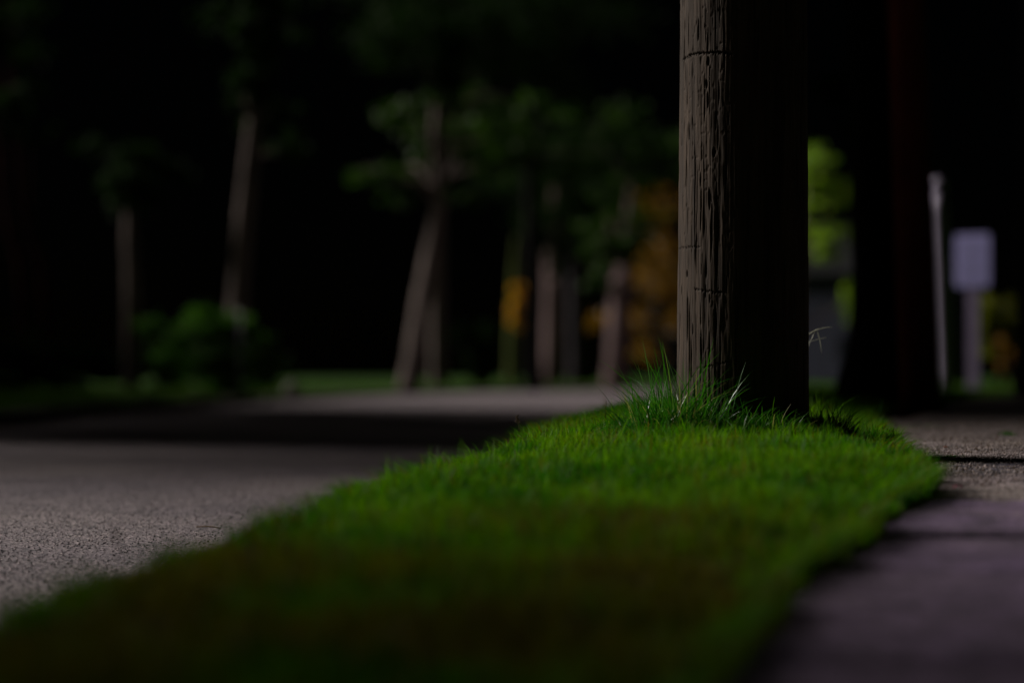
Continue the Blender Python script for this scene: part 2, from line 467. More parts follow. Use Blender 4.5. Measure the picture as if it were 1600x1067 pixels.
# ------------------------------------------------------------------ grass blades
def blades(name, base, h, w, lean, lean_dir, face, tint, dry, curl=1.0):
    n = len(base)
    ts = np.array([0, .38, .72, 1.0]); ws = np.array([.9, 1.0, .68, 0.0])
    d = np.stack([np.cos(lean_dir), np.sin(lean_dir)], 1)
    f = np.stack([np.cos(face), np.sin(face)], 1)
    V = np.zeros((n, 7, 3), dtype=np.float32)
    for k in range(4):
        t = ts[k]
        horiz = lean * h * (t ** 1.9) * curl
        up = h * t * (1 - .28 * lean * t)
        c = base.copy(); c[:, :2] += d * horiz[:, None]; c[:, 2] += up
        if k < 3:
            off = f * (w * ws[k] * .5)[:, None]
            V[:, 2 * k] = c; V[:, 2 * k, :2] -= off
            V[:, 2 * k + 1] = c; V[:, 2 * k + 1, :2] += off
        else: V[:, 6] = c
    o = (np.arange(n) * 7)[:, None]
    pat = np.array([0, 1, 3, 2, 2, 3, 5, 4, 4, 5, 6])
    loops = (o + pat[None]).ravel()
    starts = ((np.arange(n) * 11)[:, None] + np.array([0, 4, 8])[None]).ravel()
    return mesh_np(name, V.reshape(-1, 3), loops, starts, attrs={"tint": np.repeat(tint, 7), "dry": np.repeat(dry, 7)})

def strip_grass():
    parts = []
    for y0, y1, dens, hs, wd in ((1.6, 2.8, 12000, 1.0, 1.0), (2.8, 4.2, 20000, 1.0, 1.0), (4.2, 6.0, 26000, 1.0, 1.0), (6.0, 9.0, 30000, 1.0, 1.0), (9, 14, 12000, 1.05, 1.3), (14, 24, 4200, 1.15, 2.0), (24, 44, 1300, 1.3, 3.5)):
        # rejection-free: sample in s,y then thin by width
        wmax = (XR(np.array([y1])) - XL(np.array([y1])))[0] * 1.15
        n = int(dens * wmax * (y1 - y0))
        y = rng.uniform(y0, y1, n); x = XL(y) - .03 + rng.random(n) * wmax
        edge = .035 * (vnoise(x * 20, y * 9) - .3)
        keep = x < XR(y) + .02 + edge
        x = x[keep]; y = y[keep]
        # clumping
        cl = vnoise(x * 22, y * 22) * .6 + vnoise(x * 60 + 5, y * 60) * .4
        keep = rng.random(len(x)) < np.clip(.35 + 1.1 * cl, 0, 1)
        x = x[keep]; y = y[keep]
        b = np.stack([x, y, soil_z(x, y) - .004], 1)
        n = len(x)
        hn = vnoise(x * 5 + 1, y * 5) * .5 + vnoise(x * 17, y * 17 + 4) * .5
        h = (.014 + .060 * hn ** 1.3) * rng.uniform(.45, 1.35, n) * hs
        far_from_edge = np.clip((x - XL(y)) / .1, 0, 1)
        h *= .75 + .25 * far_from_edge
        tall = rng.random(n) < .022; h[tall] *= rng.uniform(1.3, 2.0, tall.sum())
        w = rng.uniform(.0016, .0034, n) * wd
        lean = rng.uniform(.05, .9, n) ** 1.2
        ld = rng.uniform(0, 6.283, n); fc = rng.uniform(0, 6.283, n)
        tint = np.clip((vnoise(x * 6.7, y * 5.1 + 7) - .5) * 1.3 + .4 + rng.normal(.1, .28, n), 0, 1)
        near = np.clip((4.9 - y) / 1.1, 0, 1)
        patch = vnoise(x * 4 + 31, y * 3.2 + 2)
        pdry = .05 + near * np.clip((patch - .12) * 2.2, 0, .92) + .35 * np.clip((patch - .62) * 4, 0, 1)
        dry = (rng.random(n) < pdry) * rng.uniform(.5, 1, n)
        parts.append((b, h, w, lean, ld, fc, tint, dry))
    for side, n in ((1, 9000), (-1, 5000)):
        y = rng.uniform(2.6, 13, n); cl = vnoise(y * 7 + 40 * side, y * 0 + 2.2)
        keep = rng.random(n) < np.clip((cl - .35) * 3, .05, 1); y = y[keep]; n = len(y)
        e = XR(y) if side > 0 else XL(y)
        x = e - side * rng.random(n) * .05
        parts.append((np.stack([x, y, soil_z(x, y) - .004], 1), rng.uniform(.03, .085, n), rng.uniform(.002, .0042, n), rng.uniform(.5, 1.6, n), (0 if side > 0 else math.pi) + rng.normal(0, .8, n), rng.uniform(0, 6.28, n), rng.random(n), (rng.random(n) < .15) * .9))
    cat = [np.concatenate([p[i] for p in parts]) for i in range(8)]
    print("strip blades", len(cat[0]))
    return blades("grass", *cat)
tag(link("grass", strip_grass(), M["grass"]), "short green lawn grass covering the verge strip", "grass", kind="stuff")

def lawn_blades(name, x, y, z, label, size=1.0, mat="grass_far"):
    n = len(x)
    me = blades(name, np.stack([x, y, z], 1), rng.uniform(.05, .12, n) * size, rng.uniform(.012, .03, n) * size, rng.uniform(.1, .8, n),
                rng.uniform(0, 6.28, n), rng.uniform(0, 6.28, n), rng.random(n), np.zeros(n))
    return tag(link(name, me, M[mat]), label, "grass", kind="stuff")
n = 60000
y = rng.uniform(25, 100, n); k = np.interp(y, left_edge[:, 1], left_edge[:, 0])
x = k - .2 - rng.random(n) ** 1.4 * 14
lawn_blades("lawn_grass", x, y, lawn_z(x, y) - .02, "mown lawn grass on the far side of the road")
n = 26000
y = rng.uniform(25.3, 52, n); x = XRl(y) + rng.random(n) * 6
lawn_blades("lawn_grass", x, y, np.full(n, -.015), "mown lawn grass beyond the sidewalk beside the signpost")

# ------------------------------------------------------------------ long grass tufts
def tuft(name, label, cx, cy, n, spread, hrange, lean_rng, seed, group=None, wr=(.002, .0045), dryp=.08, extra=None, mat="tuft", bias=None):
    rg = np.random.default_rng(seed)
    a = rg.uniform(0, 6.283, n); r = np.sqrt(rg.random(n))
    x = cx + spread[0] * r * np.cos(a); y = cy + spread[1] * r * np.sin(a)
    z = soil_z(x, y) - .004
    h = rg.uniform(*hrange, n) * (1 - .45 * r)
    h = h * (.55 + .45 * rg.random(n) ** 1.5 / .6)
    ld = np.where(rg.random(n) < .45, a + rg.normal(0, .5, n), rg.uniform(0, 6.283, n))
    S = []; 
    V = []; L = []; St = []; tint = []; dry = []
    K = 7
    def blade(p, h, w, lean, ld, face, tn, dr, droop):
        ts = np.linspace(0, 1, K)
        b0 = len(V)
        ang = R(90) - lean * .3; px = np.array(p, dtype=float); pts = [px.copy()]
        for t in ts[1:]:
            ang2 = R(90) - lean * (.25 + t * droop)
            px = px + h / (K - 1) * np.array([math.cos(ang2) * math.cos(ld), math.cos(ang2) * math.sin(ld), math.sin(ang2)])
            pts.append(px.copy())
        f = np.array([math.cos(face), math.sin(face), 0])
        for i, q in enumerate(pts[:-1]):
            ww = w * (.75 + .5 * ts[i]) if ts[i] < .4 else w * (1.0 - (ts[i] - .4) / .6 * .75)
            V.append(q - f * ww / 2); V.append(q + f * ww / 2)
        V.append(pts[-1])
        for i in range(K - 2):
            St.append(len(L)); L.extend([b0 + 2 * i, b0 + 2 * i + 1, b0 + 2 * i + 3, b0 + 2 * i + 2])
        St.append(len(L)); L.extend([b0 + 2 * (K - 2), b0 + 2 * (K - 2) + 1, b0 + 2 * (K - 1)])
        tint.extend([tn] * (2 * K - 1)); dry.extend([dr] * (2 * K - 1))
    for i in range(n):
        blade((x[i], y[i], z[i]), h[i], rg.uniform(*wr), rg.uniform(*lean_rng), ld[i], rg.uniform(0, 6.28), rg.random(), float(rg.random() < dryp) * .9, rg.uniform(.8, 1.6))
    for e in (extra or []): blade(*e)
    me = mesh_np(name, np.array(V), L, St, attrs={"tint": tint, "dry": dry})
    return tag(link(name, me, M[mat]), label, "grass tuft", group)

POLE = Vector((.668, 7.0, 0))
def ex(px, py, Y, h, w, lean, ld, face, tn, dr, droop):
    q = P(px, py, Y); return ((q.x, q.y, soil_z(np.array([q.x]), np.array([q.y]))[0]), h, w, lean, ld, face, tn, dr, droop)
g1 = "uncut grass tufts round the foot of the pole"
tuft("grass_tuft", "tall uncut grass tuft with long arching blades at the left foot of the wooden pole", .46, 6.78, 1000, (.16, .11), (.12, .31), (.05, 1.7), 3, g1, dryp=.10, wr=(.002, .005),
     extra=[ex(1033, 650, 6.78, .33, .0065, .75, 3.0, 1.6, .6, .55, 1.9), ex(1043, 650, 6.8, .29, .005, .35, 2.9, 1.4, .2, 0, 1.3),
            ex(1050, 650, 6.75, .28, .005, .18, 2.6, .3, .5, 0, 1.0), ex(1056, 650, 6.75, .27, .005, .25, 2.4, .9, .8, .3, .8), ex(1030, 650, 6.9, .24, .003, .55, 3.2, 1.2, .3, 0, 1.0),
            ex(1022, 655, 6.7, .22, .004, .8, 3.1, .4, .7, 0, .9), ex(1072, 650, 6.72, .2, .0045, .3, 1.2, .2, .9, 0, .8), ex(1075, 650, 6.72, .2, .003, .7, .2, 1.2, .9, .9, 1.2)])
tuft("grass_tuft", "low tangle of long grass spreading in front of the pole", .65, 6.72, 560, (.16, .08), (.07, .17), (.5, 1.35), 5, g1)
tuft("grass_tuft", "dark shaded tuft of wiry grass at the right foot of the pole", .90, 6.93, 620, (.085, .13), (.07, .17), (.3, 1.2), 6, g1, dryp=.25, wr=(.002, .004),
     extra=[ex(1290, 650, 6.95, .12, .003, .9, 0, 1.3, .3, .2, 1.2), ex(1282, 650, 7.0, .15, .003, .1, 1, .3, .3, .1, .6)])
# stray seed stalk leaning out from behind the pole
s = Soup()
s.tube([P(1262, 640, 7.42), P(1258, 590, 7.42), P(1262, 545, 7.42), P(1275, 516, 7.42)], [.0012, .001, .0009, .0008], 6, sub=3)
s.tube([P(1261, 524, 7.42), P(1275, 516, 7.42), P(1290, 512, 7.42), P(1301, 511, 7.42)], [.0022, .0016, .0011, .0004], 6, sub=3)
s.tube([P(1275, 514, 7.42), P(1280, 526, 7.42), P(1284, 552, 7.42)], [.0006, .0011, .0004], 6, sub=3)
s.tube([P(1264, 534, 7.42), P(1275, 531, 7.42), P(1292, 527, 7.42)], [.0004, .0008, .0005], 6, sub=3)
tag(link("grass_stalk", s.mesh("grass_stalk"), plain("straw", (.62, .62, .48), .4, .2, 60)), "thin dry seed stalk poking out beside the right edge of the pole", "grass stalk")
def walk_y(py, lift=0.0):
    k = (py - 590.0) / F; ys_ = np.linspace(2, 30, 4000)
    return float(ys_[np.argmin(np.abs(CAMZ - k * ys_ - zt(ys_) - lift))])
g2 = "small grass weeds growing in the sidewalk cracks"
def weed(px, py, label, n, spread, h, seed):
    Y = walk_y(py)
    q = P(px, py, Y)
    rg = np.random.default_rng(seed)
    xs = q.x + rg.normal(0, spread, n); ysx = q.y + rg.normal(0, .02, n)
    me = blades("weed_tuft", np.stack([xs, ysx, zt(ysx) - .004], 1), rg.uniform(.5, 1, n) * h, rg.uniform(.0035, .007, n), rg.uniform(.5, 1.6, n), rg.uniform(0, 6.28, n), rg.uniform(0, 6.28, n), rg.random(n), (rg.random(n) < .1) * .8)
    tag(link("weed_tuft", me, M["tuft"]), label, "weed", g2)
weed(1576, 681, "small dark green pointed weed alone on the far sidewalk", 60, .012, .030, 1)
weed(1553, 680, "tiny flat sprig left of the pointed weed on the sidewalk", 30, .005, .012, 2)
weed(1484, 714, "flat green weed lying along the edge of the dark asphalt patch", 130, .020, .014, 3)
weed(1430, 667, "yellow green weed in the farthest sidewalk crack near the grass", 90, .055, .018, 4)
weed(1462, 666, "short weed at the right end of the farthest crack", 50, .02, .014, 5)
weed(1480, 724, "pale sprig just under the flat weed beside the patch", 24, .005, .010, 6)

# ------------------------------------------------------------------ the near wooden pole
def make_pole():
    root = empty("utility_pole", (POLE.x, POLE.y, 0.0), "thick weathered wooden utility pole standing in the grass strip in focus", "utility pole")
    nt, nz = 720, 620
    z0, z1 = -.12, 1.42
    th = np.linspace(0, 2 * math.pi, nt, endpoint=False)[None, :]; zz = np.linspace(z0, z1, nz)[:, None]
    th = np.repeat(th, nz, 0); zz = np.repeat(zz, nt, 1)
    u = th / (2 * math.pi)
    rr = .1895 - .0075 * (zz / 1.3)
    wob = (vnoise(u * 8, zz * .8, 8) - .5) * .006
    d = wob
    ridge = vnoise(u * 64, zz * 1.6 + 3, 64); d = d + (ridge - .5) * .0022
    ridge2 = vnoise(u * 190, zz * 5, 190); d = d + (ridge2 - .5) * .0016
    fib = vnoise(u * 340, zz * 24 + 5, 340); d = d + (fib - .5) * .0011
    chip = vnoise(u * 150, zz * 75 + 2, 150); d = d - np.clip(chip - .72, 0, 1) * .006 * (vnoise(u * 16, zz * 6 + 1, 16) > .45)
    spl = vnoise(u * 120, zz * 14 + 8, 120); d = d - np.clip(spl - .76, 0, 1) * .010
    crack = np.clip(spl - .80, 0, .2) * 2.5
    rg = np.random.default_rng(11)
    def add_crack(a0, zc, ln, wd, dep, wander=.004):
        nonlocal d, crack
        dz = (zz - zc) / (ln * .5)
        prof = np.clip(1 - np.abs(dz) ** 2.2, 0, 1)
        ctr = a0 + (np.sin(zz * 23 + a0 * 9) * .5 + np.sin(zz * 61 + a0) * .25) * wander / .19
        da = (th - ctr + math.pi) % (2 * math.pi) - math.pi
        g = np.exp(-(da * .187 / (wd * (.4 + .6 * prof))) ** 2) * prof
        d = d - g * dep; crack = np.maximum(crack, np.clip(g * 1.1, 0, 1))
    # camera side is theta ~ -90 deg, lit flank ~ -180 .. -110
    for _ in range(70):
        add_crack(rg.uniform(R(-185), R(-100)), rg.uniform(-.05, 1.35), rg.uniform(.03, .16), rg.uniform(.0007, .0018), rg.uniform(.003, .008), .0015)
    for _ in range(90):
        add_crack(rg.uniform(-math.pi, math.pi), rg.uniform(-.05, 1.35), rg.uniform(.05, .4), rg.uniform(.0008, .0020), rg.uniform(.003, .007), .002)
    def at(px, py):   # image point to (theta, z)
        x = (px - 800) * 7.0 / F - POLE.x; th0 = -math.acos(max(-1, min(1, x / .186)))
        yy = 7.0 - .187 * math.sin(-th0)
        return th0, CAMZ + (590 - py) / F * yy
    for px, py, ln, wd, dep in ((1084, 45, .07, .004, .010), (1098, 60, .07, .003, .009), (1099, 95, .03, .005, .010), (1096, 130, .03, .006, .008), (1098, 155, .05, .004, .009), (1072, 205, .06, .003, .008), (1108, 238, .03, .006, .012), (1068, 270, .10, .003, .009),
                               (1104, 365, .13, .004, .010), (1112, 400, .16, .0045, .012), (1071, 500, .14, .004, .010), (1110, 505, .13, .005, .012), (1102, 550, .12, .003, .008), (1083, 370, .05, .003, .008), (1070, 428, .025, .004, .008), (1088, 280, .05, .003, .008), (1101, 310, .07, .006, .007), (1064, 320, .10, .002, .006), (1126, 250, .25, .002, .006), (1123, 80, .2, .0025, .007)):
        a0, z = at(px, py); add_crack(a0, z, ln, wd * .62, dep * .8, .0015)
    # broken horizontal checks
    for (pxa, pya, pxb, pyb, sag, wd, dep) in ((1062, 95, 1135, 84, -.010, .0035, .011), (1060, 389, 1088, 386, .0, .0022, .007), (1080, 452, 1122, 458, .0, .0026, .007), (1092, 575, 1130, 566, 0, .002, .005)):
        a, za = at(pxa, pya); b, zb = at(pxb, pyb)
        t = (th - 2 * math.pi * (th > math.pi) - a) / (b - a)
        m = np.clip(np.minimum(t, 1 - t) * 8 + .5, 0, 1)
        line = za + (zb - za) * t - sag * np.sin(np.clip(t, 0, 1) * math.pi) + .003 * (vnoise(th * 40 + 50, zz * 0 + 2) - .5)
        line = line + .006 * (vnoise(th * 90 + 60, zz * 0 + 5) - .5) + .003 * (vnoise(th * 260 + 60, zz * 0 + 9) - .5)
        g = np.exp(-((zz - line) / (wd * (.35 + .9 * vnoise(th * 55 + 90, zz * 0 + 1)))) ** 2) * m * np.clip(vnoise(th * 30 + 70, zz * 0 + 8) * 1.9, 0, 1)
        d = d - g * dep * .7; crack = np.maximum(crack, g * .8)
    r = rr + d
    moss = np.clip((.36 - zz) / .30, 0, 1) * np.clip((vnoise(u * 10 + 2, zz * 3, 10) - .25) * 2, 0, 1) * .9
    tho = th - 2 * math.pi * (th > math.pi)
    moss = moss * np.clip((R(-60) - tho) / .5 + .3, .15, 1)
    lean = zz * .0012
    G = np.stack([POLE.x + r * np.cos(th) + lean, POLE.y + r * np.sin(th), zz], -1)
    me = grid_mesh("shaft", G, wrap=True, attrs={"crack": crack.ravel(), "moss": moss.ravel()})
    link("shaft", me, M["pole"], root, smooth=True)
    zs = np.linspace(1.419, 9.2, 60)
    th2 = np.linspace(0, 2 * math.pi, 96, endpoint=False)
    rad = (.1815 - .0045 * (zs - 1.4))[:, None] * (1 + .012 * (vnoise((th2 / 6.283 * 24)[None, :] + zs[:, None] * 0, zs[:, None] * 1.5 + th2[None] * 0, 24) - .5))
    rad[-1] *= .02
    G = np.stack([POLE.x + rad * np.cos(th2)[None], POLE.y + rad * np.sin(th2)[None], np.repeat(zs[:, None], 96, 1)], -1)
    me = grid_mesh("upper_shaft", G, wrap=True, attrs={"crack": np.zeros(G.shape[0] * 96), "moss": np.zeros(G.shape[0] * 96)})
    link("upper_shaft", me, M["pole"], root, smooth=True)
make_pole()

# second, dark pole further along the strip
def make_pole2():
    Y = 14.0
    b = P(1437, 634, Y); t = P(1416, 0, Y)
    root = empty("utility_pole", (b.x, b.y, 0), "dark reddish brown utility pole leaning slightly beside the sidewalk behind the near pole", "utility pole")
    s = Soup()
    dirv = (t - b) / (t.z - b.z)
    path = [b + dirv * (z - b.z) for z in np.linspace(-.05, 8.5, 40)]
    s.tube(path, list(np.linspace(.118, .085, 40)), 24, .02, 4)
    link("shaft", s.mesh("shaft"), M["pole2"], root, smooth=True)
make_pole2()

# ------------------------------------------------------------------ trees
def leaf_mesh(name, blobs, size, seed, per=90):
    """blobs: (centre, radius (rx,ry,rz), count)"""
    rg = np.random.default_rng(seed)
    C = []
    for c, rad, n in blobs:
        rad = np.array(rad if hasattr(rad, '__len__') else (rad,) * 3)
        # sub-clumps give gaps and uneven outline
        k = max(3, n // per)
        v = rg.normal(size=(k, 3)); v /= np.linalg.norm(v, axis=1)[:, None]
        cc = np.array(c)[None] + v * rad[None] * (rg.random((k, 1)) ** .45)
        pick = rg.integers(0, k, n)
        C.append(cc[pick] + rg.normal(size=(n, 3)) * rad[None] * .20 * np.array([1, 1, .6]))
    C = np.concatenate(C); n = len(C)
    a = rg.uniform(0, 6.283, n); el = rg.normal(-.35, .55, n)
    ax = np.stack([np.cos(a) * np.cos(el), np.sin(a) * np.cos(el), np.sin(el)], 1)
    up = rg.normal(size=(n, 3)); side = np.cross(ax, up); side /= np.linalg.norm(side, axis=1)[:, None] + 1e-9
    nn = np.cross(ax, side)
    L = size * rg.uniform(.6, 1.3, n)[:, None]; W = L * .36
    V = np.stack([C, C + ax * L * .45 + side * W + nn * L * .06, C + ax * L, C + ax * L * .45 - side * W + nn * L * .06], 1)
    o = (np.arange(n) * 4)[:, None]
    loops = (o + np.array([0, 1, 2, 0, 2, 3])[None]).ravel()
    starts = np.arange(n * 2) * 3
    tint = np.repeat(rg.random(n), 4)
    return mesh_np(name, V.reshape(-1, 3), loops, starts, attrs={"tint": tint, "dry": np.zeros(n * 4)})

def tree(name, label, cat, path, radii, blobs, leaf="leaf", bark="bark", leaf_size=.16, seed=1, group=None, limbs=True, bump=.06, sub=3, per=90):
    path = [Vector(p) for p in path]
    root = empty(name, (path[0].x, path[0].y, path[0].z), label, cat, group)
    s = Soup()
    s.tube(path, radii, 20, bump, seed, sub=sub)
    rg = random.Random(seed)
    if limbs:
        for i, (c, rad, n) in enumerate(blobs):
            c = Vector(c)
            # start on the trunk at a height below the blob
            cand = [p for p in path if p.z < c.z - .1] or [path[0]]
            k = len(cand) - 1 if rg.random() < .7 else max(0, len(cand) - 2)
            st = cand[k]; r0 = radii[path.index(st)] * .45
            mid = st.lerp(c, .5) + Vector((rg.uniform(-.2, .2), rg.uniform(-.2, .2), rg.uniform(.0, .35)))
            s.tube([st, mid, c], [r0, r0 * .6, r0 * .18], 8, .05, seed + i, sub=3)
    link("trunk", s.mesh("trunk"), M[bark], root, smooth=True)
    if blobs:
        link("crown", leaf_mesh("crown", blobs, leaf_size, seed + 50, per), M[leaf], root)
    return root

def B(px, py, Y, r, n, dy=0.0, flat=.8):
    q = P(px, py, Y + dy); return (tuple(q), (r, r, r * flat), n)

# 1 leaning tree on the far side of the road
Y = 60
lean_root = tree("leaning_tree", "slender pale trunk leaning right beside the road with a bright knot and dim green leaves", "tree",
     [P(638, 612, Y), P(646, 560, Y), P(660, 470, Y), P(674, 390, Y), P(686, 325, Y), P(688, 300, Y), P(683, 240, Y), P(684, 180, Y), P(692, 110, Y), P(700, 20, Y), P(712, -70, Y)],
     [.27, .235, .225, .20, .165, .19, .15, .14, .12, .09, .04],
     [B(600, 290, Y, .65, 500), B(640, 262, Y, .75, 420, 1), B(722, 300, Y, .55, 360), B(735, 215, Y, 1.2, 700, 1), B(800, 230, Y, 1.1, 620, -.5), B(660, 190, Y, 1.0, 500, 1), B(705, 120, Y, .9, 200),
      B(570, 262, Y, .5, 240, 1), B(820, 160, Y, 1.0, 300, .5)],
     leaf_size=.19, seed=3)
link("crown", leaf_mesh("crown", [B(697, 90, Y, .6, 900, -1.2, 1.4), B(705, 20, Y, .7, 1100, -1.2, 1.4), B(688, 140, Y, .5, 350, -1.5), B(640, 40, Y, 1.6, 1500, -2), B(770, 50, Y, 1.7, 1300, -2)], .19, 353), M["leaf_dark"], lean_root)  # near-black top clumps stand in for shade on the upper crown
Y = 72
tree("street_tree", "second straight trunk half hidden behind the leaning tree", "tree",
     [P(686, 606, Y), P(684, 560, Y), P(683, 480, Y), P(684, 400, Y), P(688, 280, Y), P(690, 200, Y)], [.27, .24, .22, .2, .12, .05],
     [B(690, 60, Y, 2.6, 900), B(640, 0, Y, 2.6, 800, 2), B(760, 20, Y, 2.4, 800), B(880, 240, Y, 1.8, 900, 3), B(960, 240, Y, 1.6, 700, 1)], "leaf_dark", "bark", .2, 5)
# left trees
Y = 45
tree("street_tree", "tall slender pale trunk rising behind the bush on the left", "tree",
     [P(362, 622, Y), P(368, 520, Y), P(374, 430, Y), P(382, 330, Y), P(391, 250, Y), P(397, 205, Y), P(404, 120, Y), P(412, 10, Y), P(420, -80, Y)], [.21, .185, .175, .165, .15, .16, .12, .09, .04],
     [B(412, 160, Y, .6, 260), B(452, 240, Y, .5, 160, 1), B(400, 100, Y, .42, 900, -.8, 1.6), B(408, 30, Y, .5, 900, -.9, 1.6), B(385, 130, Y, .4, 300, -1.5), B(400, 60, Y, 1.0, 200), B(450, 40, Y, 1.0, 150, 1), B(420, -80, Y, 1.6, 900)], "leaf_dark", "bark", .17, 8)  # near-black front clumps stand in for shade on the upper trunk
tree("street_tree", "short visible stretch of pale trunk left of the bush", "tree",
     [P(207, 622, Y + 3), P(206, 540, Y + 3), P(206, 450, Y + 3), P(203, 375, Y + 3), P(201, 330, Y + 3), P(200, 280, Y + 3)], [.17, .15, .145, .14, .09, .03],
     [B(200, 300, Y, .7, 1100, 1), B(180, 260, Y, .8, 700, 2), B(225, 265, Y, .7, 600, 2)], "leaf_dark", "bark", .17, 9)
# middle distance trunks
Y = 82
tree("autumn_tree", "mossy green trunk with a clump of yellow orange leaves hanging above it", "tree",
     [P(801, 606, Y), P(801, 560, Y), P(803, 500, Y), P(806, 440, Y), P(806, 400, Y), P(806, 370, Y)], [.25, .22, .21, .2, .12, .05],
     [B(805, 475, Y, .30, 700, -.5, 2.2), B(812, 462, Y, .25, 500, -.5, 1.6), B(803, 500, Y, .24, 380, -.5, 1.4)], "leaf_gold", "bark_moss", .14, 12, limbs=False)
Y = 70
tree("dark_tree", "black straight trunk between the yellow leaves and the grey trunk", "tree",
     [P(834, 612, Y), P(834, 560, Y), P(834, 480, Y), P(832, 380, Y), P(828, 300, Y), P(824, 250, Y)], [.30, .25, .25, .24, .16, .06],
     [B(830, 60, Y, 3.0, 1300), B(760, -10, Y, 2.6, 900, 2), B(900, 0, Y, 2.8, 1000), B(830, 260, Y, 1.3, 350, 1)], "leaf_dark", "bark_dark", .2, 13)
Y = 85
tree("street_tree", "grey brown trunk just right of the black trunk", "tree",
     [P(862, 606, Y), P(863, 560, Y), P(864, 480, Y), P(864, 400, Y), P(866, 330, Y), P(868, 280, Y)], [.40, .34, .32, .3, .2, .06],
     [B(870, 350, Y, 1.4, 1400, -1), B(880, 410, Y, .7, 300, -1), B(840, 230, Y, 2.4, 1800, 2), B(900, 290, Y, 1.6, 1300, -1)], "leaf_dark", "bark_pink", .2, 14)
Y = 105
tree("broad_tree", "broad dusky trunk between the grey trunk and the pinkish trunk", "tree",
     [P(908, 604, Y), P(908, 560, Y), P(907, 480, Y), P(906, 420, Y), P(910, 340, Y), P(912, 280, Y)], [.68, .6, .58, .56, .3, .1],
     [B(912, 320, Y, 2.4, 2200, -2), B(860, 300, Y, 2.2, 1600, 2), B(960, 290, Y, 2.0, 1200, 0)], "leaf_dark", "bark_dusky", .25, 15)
Y = 80
tree("street_tree", "brightest pinkish trunk under green leaves just left of the near pole", "tree",
     [P(962, 608, Y), P(964, 560, Y), P(968, 500, Y), P(972, 450, Y), P(978, 390, Y), P(984, 330, Y), P(986, 290, Y)], [.46, .40, .38, .38, .28, .14, .06],
     [B(930, 380, Y, .8, 520, -1), B(975, 400, Y, .9, 560, -1), B(1000, 345, Y, 1.0, 480), B(950, 330, Y, 1.2, 420, 1), B(935, 445, Y, .45, 130, -1), B(1010, 250, Y, 2.0, 600, 1), B(930, 220, Y, 1.8, 450, 2)], "leaf", "bark_pink", .2, 16)
Y = 98
tree("autumn_tree", "tree full of orange autumn leaves behind the left edge of the near pole", "tree",
     [P(1052, 604, Y), P(1052, 540, Y), P(1054, 460, Y), P(1056, 400, Y), P(1060, 320, Y)], [.3, .26, .24, .2, .1],
     [B(1048, 450, Y, 1.0, 560), B(1070, 400, Y, 1.5, 520, 1), B(1030, 390, Y, 1.2, 260), B(1055, 500, Y, .7, 200, -1), B(1030, 340, Y, 1.5, 200), B(1010, 430, Y, .9, 160), B(992, 500, Y, 1.0, 260, 3), B(1020, 540, Y, .9, 260, 3), B(940, 500, Y, .9, 120, 4)], "leaf_orange", "bark_dark", .2, 17, per=14)
# foliage seen right of the near pole
Y = 90
tree("street_tree", "bright yellow green lit tree crown showing right of the near pole", "tree",
     [P(1240, 606, Y), P(1240, 540, Y), P(1243, 470, Y), P(1250, 400, Y), P(1262, 300, Y)], [.3, .26, .24, .2, .1],
     [B(1285, 372, Y, .9, 600, -1), B(1302, 300, Y, .8, 620, -.5), B(1268, 262, Y, 1.1, 500), B(1290, 240, Y, .6, 160), B(1327, 470, Y, .26, 200, -1, 4.0), B(1265, 335, Y, .9, 400)], "leaf_yel", "bark", .22, 18, per=110)
# big dark tree in the strip
Y = 16.5
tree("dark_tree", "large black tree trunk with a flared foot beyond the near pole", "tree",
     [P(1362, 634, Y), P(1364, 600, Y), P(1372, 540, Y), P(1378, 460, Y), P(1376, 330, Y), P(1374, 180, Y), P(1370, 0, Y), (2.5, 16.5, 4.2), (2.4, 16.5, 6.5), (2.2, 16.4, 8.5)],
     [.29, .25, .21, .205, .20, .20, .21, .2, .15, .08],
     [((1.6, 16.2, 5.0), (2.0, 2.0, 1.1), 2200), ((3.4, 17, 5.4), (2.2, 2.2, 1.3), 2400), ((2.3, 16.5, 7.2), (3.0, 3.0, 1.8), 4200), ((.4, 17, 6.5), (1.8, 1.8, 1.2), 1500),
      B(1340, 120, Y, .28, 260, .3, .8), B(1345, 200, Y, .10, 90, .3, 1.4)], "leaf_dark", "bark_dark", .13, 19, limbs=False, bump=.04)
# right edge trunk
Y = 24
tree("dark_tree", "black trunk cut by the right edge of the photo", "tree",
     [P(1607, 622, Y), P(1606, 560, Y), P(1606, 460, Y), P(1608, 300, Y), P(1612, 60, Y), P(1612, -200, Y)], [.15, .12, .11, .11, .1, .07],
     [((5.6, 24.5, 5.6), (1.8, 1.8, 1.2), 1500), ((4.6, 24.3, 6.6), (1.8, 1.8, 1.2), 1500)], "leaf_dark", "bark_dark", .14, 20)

def bush(name, label, cx, cy, rx, ry, h, n, leaf, size, seed, z0=-.12, lumps=9, stems=True):
    rg = random.Random(seed)
    root = empty(name, (cx, cy, z0), label, "bush")
    bl = []
    for k in range(lumps):
        a = rg.uniform(0, 6.28); r = rg.uniform(.1, .72)
        bl.append(((cx + rx * r * math.cos(a), cy + ry * r * math.sin(a), z0 + h * rg.uniform(.25, .72)), (rx * .36, ry * .36, h * .27), n // lumps))
    if stems:
        s = Soup()
        for k in range(7):
            a = rg.uniform(0, 6.28)
            s.tube([(cx, cy, z0 - .05), (cx + rx * .25 * math.cos(a), cy + ry * .25 * math.sin(a), z0 + h * .35), (cx + rx * .55 * math.cos(a), cy + ry * .55 * math.sin(a), z0 + h * .7)], [.03, .02, .006], 7, .1, k, sub=2)
        link("stem", s.mesh("stem"), M["bark_dark"], root, smooth=True)
    link("foliage", leaf_mesh("foliage", bl, size, seed), M[leaf], root)
    return root
c = P(345, 600, 41)
